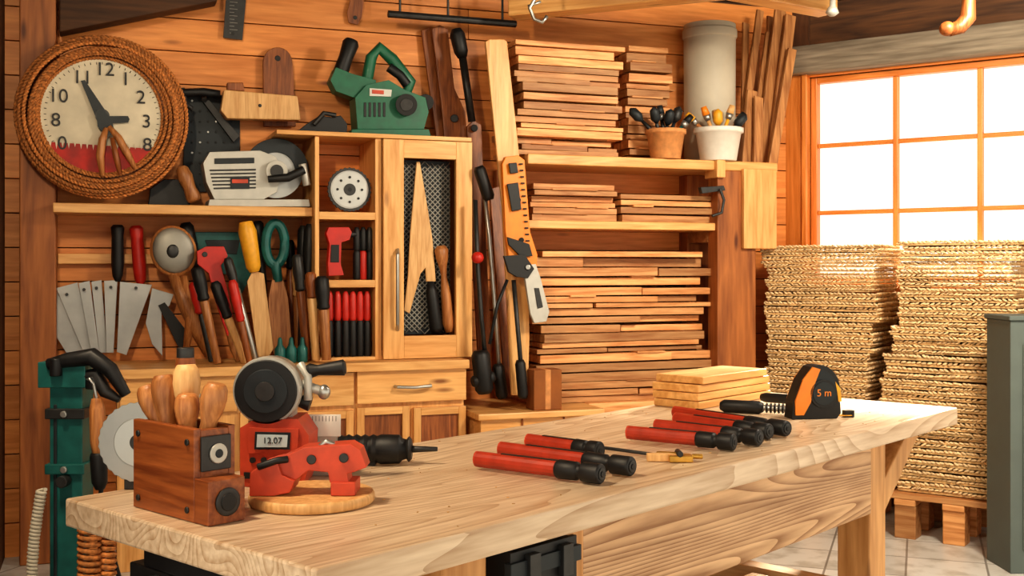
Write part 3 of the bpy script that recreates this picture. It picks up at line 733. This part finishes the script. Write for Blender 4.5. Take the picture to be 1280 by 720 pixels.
for i in (.2,.7): b.box(u0+(u1-u0)*i,u0+(u1-u0)*i+.03,1.335,1.35,zt-.08,zt-.02,DSTEEL)
b.tube([(u0+.05,1.34,zt-.09),(u0+.055,1.32,zt-.11),(u1-.055,1.32,zt-.11),(u1-.05,1.34,zt-.09)],.007,BLACK); b.done()
b=B('under_bench_vise',TF,.004)
b.box(1.10,1.3,1.62,1.9,zt-.05,zt-.001,BLACK); b.box(1.1,1.14,1.6,1.95,zt-.10,zt-.05,DSTEEL); b.cyl((1.06,1.85,zt-.075),(1.35,1.85,zt-.075),.018,STEEL); b.cyl((1.06,1.66,zt-.075),(1.35,1.66,zt-.075),.014,STEEL)
b.cyl((1.06,1.78,zt-.09),(1.06,1.98,zt-.09),.009,BLACK); b.ell((1.06,1.98,zt-.09),(.016,.016,.016),BLACK); b.tube([(1.1,1.6,zt-.08),(1.1,1.5,zt-.09),(1.15,1.42,zt-.07)],.012,BLACK)
b.done()
b=B('sawdust_scatter',TF,0)
for i in range(150):
    u=R(1.3,3.6); v=R(1.36,2.08)
    if 1.9<v and u>3.0: continue
    b.box(u,u+R(.002,.006),v,v+R(.001,.004),TT,TT+.0012,DUST,(0,0,R(0,180)))
b.done()

b=B('plank_stack',TF,.003)
hh=.026
for i in range(4): b.box(3.05+R(-.008,.008)+(.02 if i==3 else 0),3.50+R(-.02,.01)-(.03 if i==3 else 0),1.915+R(0,.01),2.10-R(0,.01),TT+i*hh+.001,TT+(i+1)*hh-.001,PINEX)
b.done()
def bclamp(p,q,r=.017):
    A=G(*p); C=G(*q); d=(C-A); ln=d.length; d.normalize()
    b=B('bar_clamp',WD,.003); ang=math.degrees(math.atan2(d.y,d.x))
    b.X=Matrix.Translation((A.x,A.y,TT+.0015+r*.2))@Matrix.Rotation(rad(ang),4,'Z')
    pr=[(r*.95*math.cos(a),r+r*.95*math.sin(a)) for a in [2*math.pi*i/14 for i in range(14)]]
    b.prism(pr,0,ln*.70,GRIP,'yz')
    b.prism([(y*.8,z) for y,z in pr],-.006,0,REDO,'yz')
    b.rev((ln*.66,0,r),(ln,0,r),[(0,r*1.0),(.05,r*1.12),(.45,r*1.05),(.5,r*.8),(.58,r*.8),(.6,r*1.15),(.97,r*1.15),(1,r*1.0)],BLACK,24)
    b.cyl((ln*1.0,0,r*1.0),(ln*1.006,0,r*1.0),r*.7,DSTEEL); b.cyl((ln*1.006,0,r*1.0),(ln*1.012,0,r*1.0),r*.35,BLACK)
    b.box(ln*.2,ln*.66,-r*.25,r*.25,r*1.9,r*2.02,BLACK)
    return b.done()
for p,q in [((598,587),(752,607)),((628,574),(790,597)),((662,563),(750,576)),((787,552),(918,565)),((822,543),(950,559)),((846,534),(962,551)),((845,525),(984,547))]:
    bclamp(p,q,.0185)
b=B('marking_chisel',WD,.002)
A=G(727,560)+Vector((0,0,.008));C=G(822,573)+Vector((0,0,.008)); b.tube([A,C],.0045,DSTEEL,8); D_=G(850,577)+Vector((0,0,.012)); b.tube([C,D_],.010,BRASS,10)
b.box(C.x-.03,C.x+.05,C.y-.05,C.y-.025,TT+.001,TT+.018,TOOLP); b.done()
b=B('brass_hinge_block',WD,.002); q=G(846,577); b.box(q.x-.02,q.x+.035,q.y-.02,q.y+.02,TT+.001,TT+.016,BRASS); b.cyl((q.x+.005,q.y-.022,TT+.02),(q.x+.005,q.y+.022,TT+.02),.007,DSTEEL); b.cyl((q.x+.035,q.y-.0,TT+.012),(q.x+.06,q.y,TT+.012),.006,BRASS); b.done()
# tape measure
b=B('tape_measure',WD,.006)
q=G(1020,524); b.X=Matrix.Translation((q.x,q.y,TT+.001))@Matrix.Rotation(rad(8),4,'Z')
body=[(-.075,0),(.065,0),(.078,.015),(.076,.06)]+[(0.01+.066*math.cos(rad(a)),.085+.075*math.sin(rad(a))) for a in range(5,125,12)]+[(-.045,.115),(-.07,.05)]
b.prism(body,0,.06,BLACK)
b.prism([(x*.82+.002,z*.8+.018) for x,z in body][3:],-.002,.062,CHAR)
b.prism([(-.065,.012),(-.04,.012),(-.018,.05),(-.008,.1),(.012,.148),(-.012,.155),(-.042,.118),(-.066,.055)],-.006,.066,ORG)
b.cyl((.022,-.006,.075),(.022,0,.075),.042,BLACK,n=32); b.cyl((.022,-.008,.075),(.022,-.006,.075),.034,CHAR,n=32); b.text('5 m',.03,Matrix.Translation((.022,-.0085,.077))@Matrix.Rotation(rad(90),4,'X'),ORG)
b.prism([(.06,.11),(.075,.09),(.08,.05),(.07,.05)],-.003,.063,YEL)
b.box(.06,.125,.018,.042,.004,.007,YEL); b.box(.122,.126,.015,.045,0,.012,DSTEEL); b.box(.1,.13,.02,.04,.0,.02,BLACK); b.done()
b=B('spring_bar_clamp',WD,.002)
A=G(900,515)+Vector((0,0,.02)); C=G(1000,520)+Vector((0,0,.02))
b.rev(A,A.lerp(C,.55),[(0,.012),(.1,.02),(.9,.02),(1,.014)],BLACK,16); b.tube([A.lerp(C,.5),C],.009,STEEL,10)
for i in range(7): 
    p=A.lerp(C,.58+i*.05); b.rev(p,p+(C-A)*.025,[(0,.014),(.5,.017),(1,.014)],DSTEEL,14)
A2=G(952,506)+Vector((0,0,.025)); C2=G(1005,512)+Vector((0,0,.03)); b.rev(A2,C2,[(0,.012),(.1,.016),(.9,.016),(1,.01)],BLACK,14)
b.ell(C+Vector((.0,0,.0)),(.022,.018,.02),DSTEEL); b.done()

# toolbox
b=B('wooden_tool_holder',TF,.008)
U0,U1,V0,V1=1.10,1.185,1.73,1.935; H=.165; t=.014; z0=TT+.001
b.box(U0,U0+t,V0,V1,z0,z0+H,BOXW); b.box(U1-t,U1,V0,V1,z0,z0+H,BOXW)
b.box(U0+t,U1-t,V0,V0+t,z0,z0+H*.98,BOXW); b.box(U0+t,U1-t,V1-t,V1,z0,z0+H*.98,BOXW); b.box(U0+t,U1-t,V0+t,V1-t,z0,z0+.12,TOOLB)
for v in (V0+.02,V1-.02):
    for zq in (.02,.14): b.cyl((U0-.004,v,z0+zq),(U0,v,z0+zq),.006,DSTEEL,n=12)
b.box(U0+.012,U1-.012,V0-.006,V0,z0+.088,z0+.15,DSTEEL); b.cyl((U0+.045,V0-.01,z0+.118),(U0+.045,V0-.005,z0+.118),.018,SILV); b.cyl((U0+.045,V0-.012,z0+.118),(U0+.045,V0-.009,z0+.118),.008,CHAR)
b.box(U0+.0,U0+.075,V0-.045,V0-.0005,z0,z0+.078,BOXW); b.rev((U0+.038,V0-.050,z0+.038),(U0+.038,V0-.044,z0+.038),[(0,.02),(.1,.025),(1,.025)],DSTEEL); b.cyl((U0+.038,V0-.052,z0+.038),(U0+.038,V0-.0,z0+.038),.016,BLACK)
def hnd(u,v,du,dv,h,r,m_): b.rev((u,v,z0+.10),(u+du,v+dv,z0+.10+h),[(0,r*.7),(.3,r*.75),(.5,r*.7),(.68,r*1.05),(.8,r*1.15),(.93,r*1.05),(1,r*.75)],m_,20)
hnd(1.145,1.885,-.02,.05,.125,.019,TOOLW); hnd(1.13,1.855,-.005,.018,.15,.021,TOOLW); hnd(1.15,1.825,-.0,.01,.17,.022,TOOLP); hnd(1.13,1.80,.0,0,.12,.02,TOOLW); hnd(1.14,1.770,.02,-.02,.14,.021,TOOLW); hnd(1.158,1.85,.0,0,.19,.017,TOOLB)
b.cyl((1.158,1.85,z0+.28),(1.158,1.85,z0+.30),.016,DSTEEL)
b.done()

b=B('large_saw_blade',WD,.001)
q2=Vector((-.757,2.27,TT+.097)); r=.082
b.prism([(q2.x+(r if i%2 else r*.97)*math.cos(2*math.pi*i/60),q2.z+(r if i%2 else r*.97)*math.sin(2*math.pi*i/60)) for i in range(60)],q2.y-.002,q2.y+.002,BLADE)
b.cyl((q2.x,q2.y-.004,q2.z),(q2.x,q2.y,q2.z),r*.6,STEEL,n=40); b.cyl((q2.x,q2.y-.006,q2.z),(q2.x,q2.y,q2.z),r*.2,DSTEEL,n=30)
b.box(q2.x-.03,q2.x+.03,q2.y+.002,q2.y+.03,TT+.001,TT+.09,DSTEEL)
b.done()

# bench grinder (orange base with display and big black wheel)
b=B('bench_grinder',WD,.006)
d=2.30
def wq(x,y,dd=d): 
    p=W(x,y,dd); return (p.x,p.z)
g=[wq(300,604),wq(300,535),wq(318,524),wq(372,524),wq(386,545),wq(384,590),wq(378,608)]
g[0]=(g[0][0],TT+.001); g[-1]=(g[-1][0],TT+.001)
b.prism(g,d,d+.11,REDO)
b.prism([wq(312,534),wq(374,536),wq(372,566),wq(310,566)],d-.006,d,REDO)
b.prism([wq(320,539),wq(364,540),wq(363,561),wq(319,561)],d-.009,d-.006,CHAR); b.prism([wq(323,542),wq(361,543),wq(360,558),wq(322,558)],d-.011,d-.009,LCD)
p=wq(342,550); b.text('12.07',.018,Matrix.Translation((p[0],d-.0115,p[1]))@Mx,CHAR)
for x in (316,330,344,358): 
    p=wq(x,575); b.cyl((p[0],d-.004,p[1]),(p[0],d,p[1]),.006,DSTEEL)
b.prism([wq(305,590),wq(350,592),wq(350,600),wq(305,598)],d-.003,d,BLACK)
n0=wq(340,526); c_=W(338,486,d+.04)
b.box(n0[0]-.03,n0[0]+.035,d+.03,d+.09,n0[1]-.01,c_.z,SILV)
def disc(r,y0,y1,m_): b.rev((c_.x,y0,c_.z),(c_.x,y1,c_.z),[(0,r*.97),(.2,r),(.8,r),(1,r*.97)],m_,48)
disc(.070,d+.0,d+.03,SILV); disc(.068,d+.028,d+.075,STEEL); disc(.064,d-.008,d+.0,BLACK); disc(.045,d-.011,d-.008,CHAR); disc(.02,d-.015,d-.011,DSTEEL)
e=W(383,464,d+.05); e2=W(432,459,d+.05)
b.rev(e,e2,[(0,.012),(.1,.016),(.3,.011),(.4,.012),(.95,.017),(1,.012)],BLACK,16)
e=W(372,478,d+.05); e3=W(405,490,d+.05); b.tube([e,e3],.010,SILV,12); b.ell(e3,(.014,.014,.016),STEEL); e=W(388,505,d+.05); b.rev(W(372,500,d+.05),e,[(0,.012),(1,.016)],DSTEEL,14); b.tube([W(375,455,d+.05),W(385,470,d+.04),W(385,500,d+.04)],.009,SILV,10)
f0=W(372,545,d+.12); f1=W(426,518,d+.12)
b.box(f0.x,f1.x,d+.115,d+.12,f0.z,f1.z,PAPER)
for i in range(12): b.box(f0.x+.004+i*.0072,f0.x+.005+i*.0072,d+.1145,d+.115,f1.z-.014,f1.z-.003,BLACK)
b.box(f0.x+.01,f1.x-.01,d+.12,d+.14,TT+.001,f1.z-.01,SILV)
b.done()
b=B('straight_die_grinder',WD,.001)
y=2.56; zq=TT+.036
X_=lambda px:(px-640)/F*y
b.rev((X_(385),y,zq),(X_(512),y,zq),[(0,.012),(.02,.018),(.12,.02),(.14,.026),(.3,.027),(.32,.033),(.36,.029),(.4,.034),(.44,.029),(.48,.034),(.52,.029),(.56,.034),(.6,.029),(.64,.034),(.68,.03),(.72,.034),(.9,.033),(.93,.025),(1,.02)],BLACK,24)
b.rev((X_(508),y,zq),(X_(515),y,zq),[(0,.022),(.5,.03),(1,.022)],DSTEEL,24); b.cyl((X_(515),y,zq),(X_(547),y,zq),.008,DSTEEL,.005)
b.box(X_(420),X_(470),y-.02,y+.02,TT+.001,TT+.012,BLACK); b.done()
q=G(390,628); b=B('round_turntable_board',WD,.004)
b.rev((q.x,q.y,TT+.001),(q.x,q.y,TT+.021),[(0,.116),(.15,.12),(.85,.12),(1,.116)],TOOLP,56); b.done()
b=B('red_jigsaw_clamp',WD,.007)
d=q.y-.02; zb0=TT+.022
sh=lambda pts:[(lambda a:(a.x,max(a.z,zb0)))(W(x,y_,d)) for x,y_ in pts]
b.prism(sh([(316,618),(317,588),(330,578),(350,572),(356,590),(372,598),(366,612),(345,625)]),d-.03,d+.05,REDO)
b.prism(sh([(346,574),(382,557),(440,553),(452,560),(460,582),(444,588),(436,590),(440,630),(428,630),(414,600),(412,588),(388,586),(372,598),(352,590)]),d-.02,d+.035,REDO)
b.box(W(424,600,d).x-.012,W(436,600,d).x+.016,d-.028,d+.045,zb0,zb0+.025,REDO)
for x,y_ in ((392,572),(432,570)): 
    p=W(x,y_,d); b.cyl((p.x,d-.026,p.z),(p.x,d-.02,p.z),.009,DSTEEL)
b.tube([W(322,584,d-.03),W(345,576,d-.03),W(360,574,d-.02)],.007,BLACK); b.tube([W(398,560,d),W(408,552,d),W(418,556,d)],.006,STEEL)
b.done()

# =============== LEFT FOREGROUND ===============
b=B('clamp_stand',WD,.004)
d=2.62; x0=W(62,500,d).x; x1=W(103,500,d).x; xc=(x0+x1)/2; zt_=W(80,452,d).z
b.box(x0,x1,d,d+.07,.03,zt_-.05,TEAL); b.box(x0-.03,x1+.02,d-.04,d+.11,0,.03,TEAL)
b.box(x0+.01,x0+.018,d-.004,d,.05,zt_-.1,CHAR)
b.box(x0-.022,x1+.012,d-.015,d+.085,zt_-.06,zt_,TEAL)
for yy in (517,586): 
    zz1=W(80,yy,d).z; b.box(x0-.008,x1+.008,d-.01,d+.08,zz1-.012,zz1+.012,TEAL if yy>550 else DSTEEL); b.cyl((xc,d-.018,zz1),(xc,d-.01,zz1),.008,STEEL)
b.cyl((x0-.03,d+.03,zt_-.03),(x0-.022,d+.03,zt_-.03),.025,DSTEEL)
b.tube([W(60,456,d-.01),W(85,450,d-.01),W(115,446,d-.01),W(138,462,d-.01),W(158,494,d-.01)],[.014,.018,.022,.018,.012],BLACK,12)
b.tube([W(100,470,d),W(120,468,d),W(132,490,d),W(150,500,d)],[.012,.02,.015,.008],DSTEEL,10)
b.cyl(W(118,470,d),W(118,486,d),.02,BLACK); b.cyl(W(70,448,d-.02),W(70,470,d-.02),.014,BLACK)
zz1=W(80,600,d).z; b.cyl((xc,d-.03,zz1),(xc,d,zz1),.014,DSTEEL)
b.done()
b=B('paint_brush',WD,.001)
d=2.6; b.tube([W(117,480,d),W(121,500,d)],.004,STEEL); b.rev(W(121,498,d),W(123,566,d),[(0,.012),(.2,.018),(.8,.018),(1,.014)],TOOLW,14); b.rev(W(123,566,d),W(125,612,d),[(0,.017),(.1,.02),(.8,.018),(1,.01)],BLACK,14)
b.tube([W(117,480,d),W(112,474,d+.0),W(103,474,d+.03)],.004,STEEL)
b.done()
b=B('coiled_air_hose',WD,0)
pts=[]
for i in range(260):
    a=i*.8; y=612+i*.6; p=W(52-12*math.sin(i/260*2.2),y,2.55); pts.append(p+Vector((.009*math.cos(a),.009*math.sin(a),0)))
pts=pts+[Vector((pts[-1].x,pts[-1].y,.01))]
b.tube(pts,.0045,GREYP,6); b.done()
b=B('rope_coil',WD,0)
for (cxp,dd,rr) in ((112,2.5,.022),(134,2.52,.016)):
    pts=[]
    for i in range(640):
        a=i*.5; p=W(cxp,0,dd); zq=.74-i*.00112; pts.append((p.x+rr*math.cos(a),p.y+rr*math.sin(a),zq))
    b.tube(pts,.006,ROPE,5)
b.done()
b=B('black_power_cable',WD,0)
b.tube([W(108,540,2.7),W(114,545,2.71),W(130,570,2.72),W(124,640,2.72),W(140,690,2.72),W(160,760,2.72),Vector((W(160,0,2.72).x,2.72,.01))],.006,BLACK,8); b.done()

b=B('ceiling_hook',WD,0)
d=4.9; b.tube([W(668,-85,d),W(668,0,d),W(662,10,d),W(668,24,d),W(678,28,d),W(684,20,d)],.008,STEEL); b.tube([W(660,8,d),W(676,2,d)],.006,STEEL); b.done()
b=B('hanging_light_bulb',WD,0)
d=4.7; b.cyl(W(1041,-105,d),W(1041,2,d),.004,BLACK); b.rev(W(1041,0,d),W(1040,20,d),[(0,.012),(.4,.013),(.5,.02),(.8,.028),(1,.012)],SILV,16); b.done()
b=B('wooden_ceiling_peg',WD,0)
d=4.2; b.tube([W(1212,-160,d),W(1211,0,d),W(1210,22,d),W(1200,34,d),W(1186,38,d)],[.022,.024,.03,.028,.024],TOOLB,12); b.ell(W(1184,36,d),(.03,.03,.028),TOOLB); b.done()

# =============== LIGHT / CAMERA ===============
w=bpy.data.worlds.new('World'); bpy.context.scene.world=w; w.use_nodes=True
bg=w.node_tree.nodes['Background']; bg.inputs[0].default_value=(1,.91,.75,1); bg.inputs[1].default_value=1.45
def light(name,kind,loc,tgt,e,col,size=1,sy=None):
    ld=bpy.data.lights.new(name,kind); ld.energy=e; ld.color=col
    if kind=='AREA':
        ld.size=size
        if sy: ld.shape='RECTANGLE'; ld.size_y=sy
    if kind=='SUN': ld.angle=rad(3)
    o=bpy.data.objects.new(name,ld); bpy.context.scene.collection.objects.link(o); o.location=loc
    o.rotation_euler=(Vector(tgt)-Vector(loc)).to_track_quat('-Z','Y').to_euler(); return o
light('sun','SUN',(4,9,3.25),(1.2,3.6,.85),18,(1,.84,.6))
light('ceiling_area_light','AREA',(-1.2,1.8,2.7),(.1,5.3,1.2),255,(1,.82,.58),.45)
light('ceiling_area_light','AREA',(1.9,3.4,2.7),(1.8,5.6,.6),95,(1,.88,.70),.5)  # unseen fill light added to brighten the floor near the window
cam=bpy.data.cameras.new('camera'); co=bpy.data.objects.new('camera',cam); bpy.context.scene.collection.objects.link(co)
co.location=(0,0,CZ); co.rotation_euler=(rad(90),0,0); cam.sensor_width=36; cam.lens=36*F/1280; cam.shift_y=-25/1280; cam.clip_start=.05
bpy.context.scene.camera=co
vs=bpy.context.scene.view_settings
vs.view_transform='Standard'
for lk in ('Medium High Contrast','High Contrast'):
    try:
        vs.look=lk; break
    except Exception as e: print('look',e)
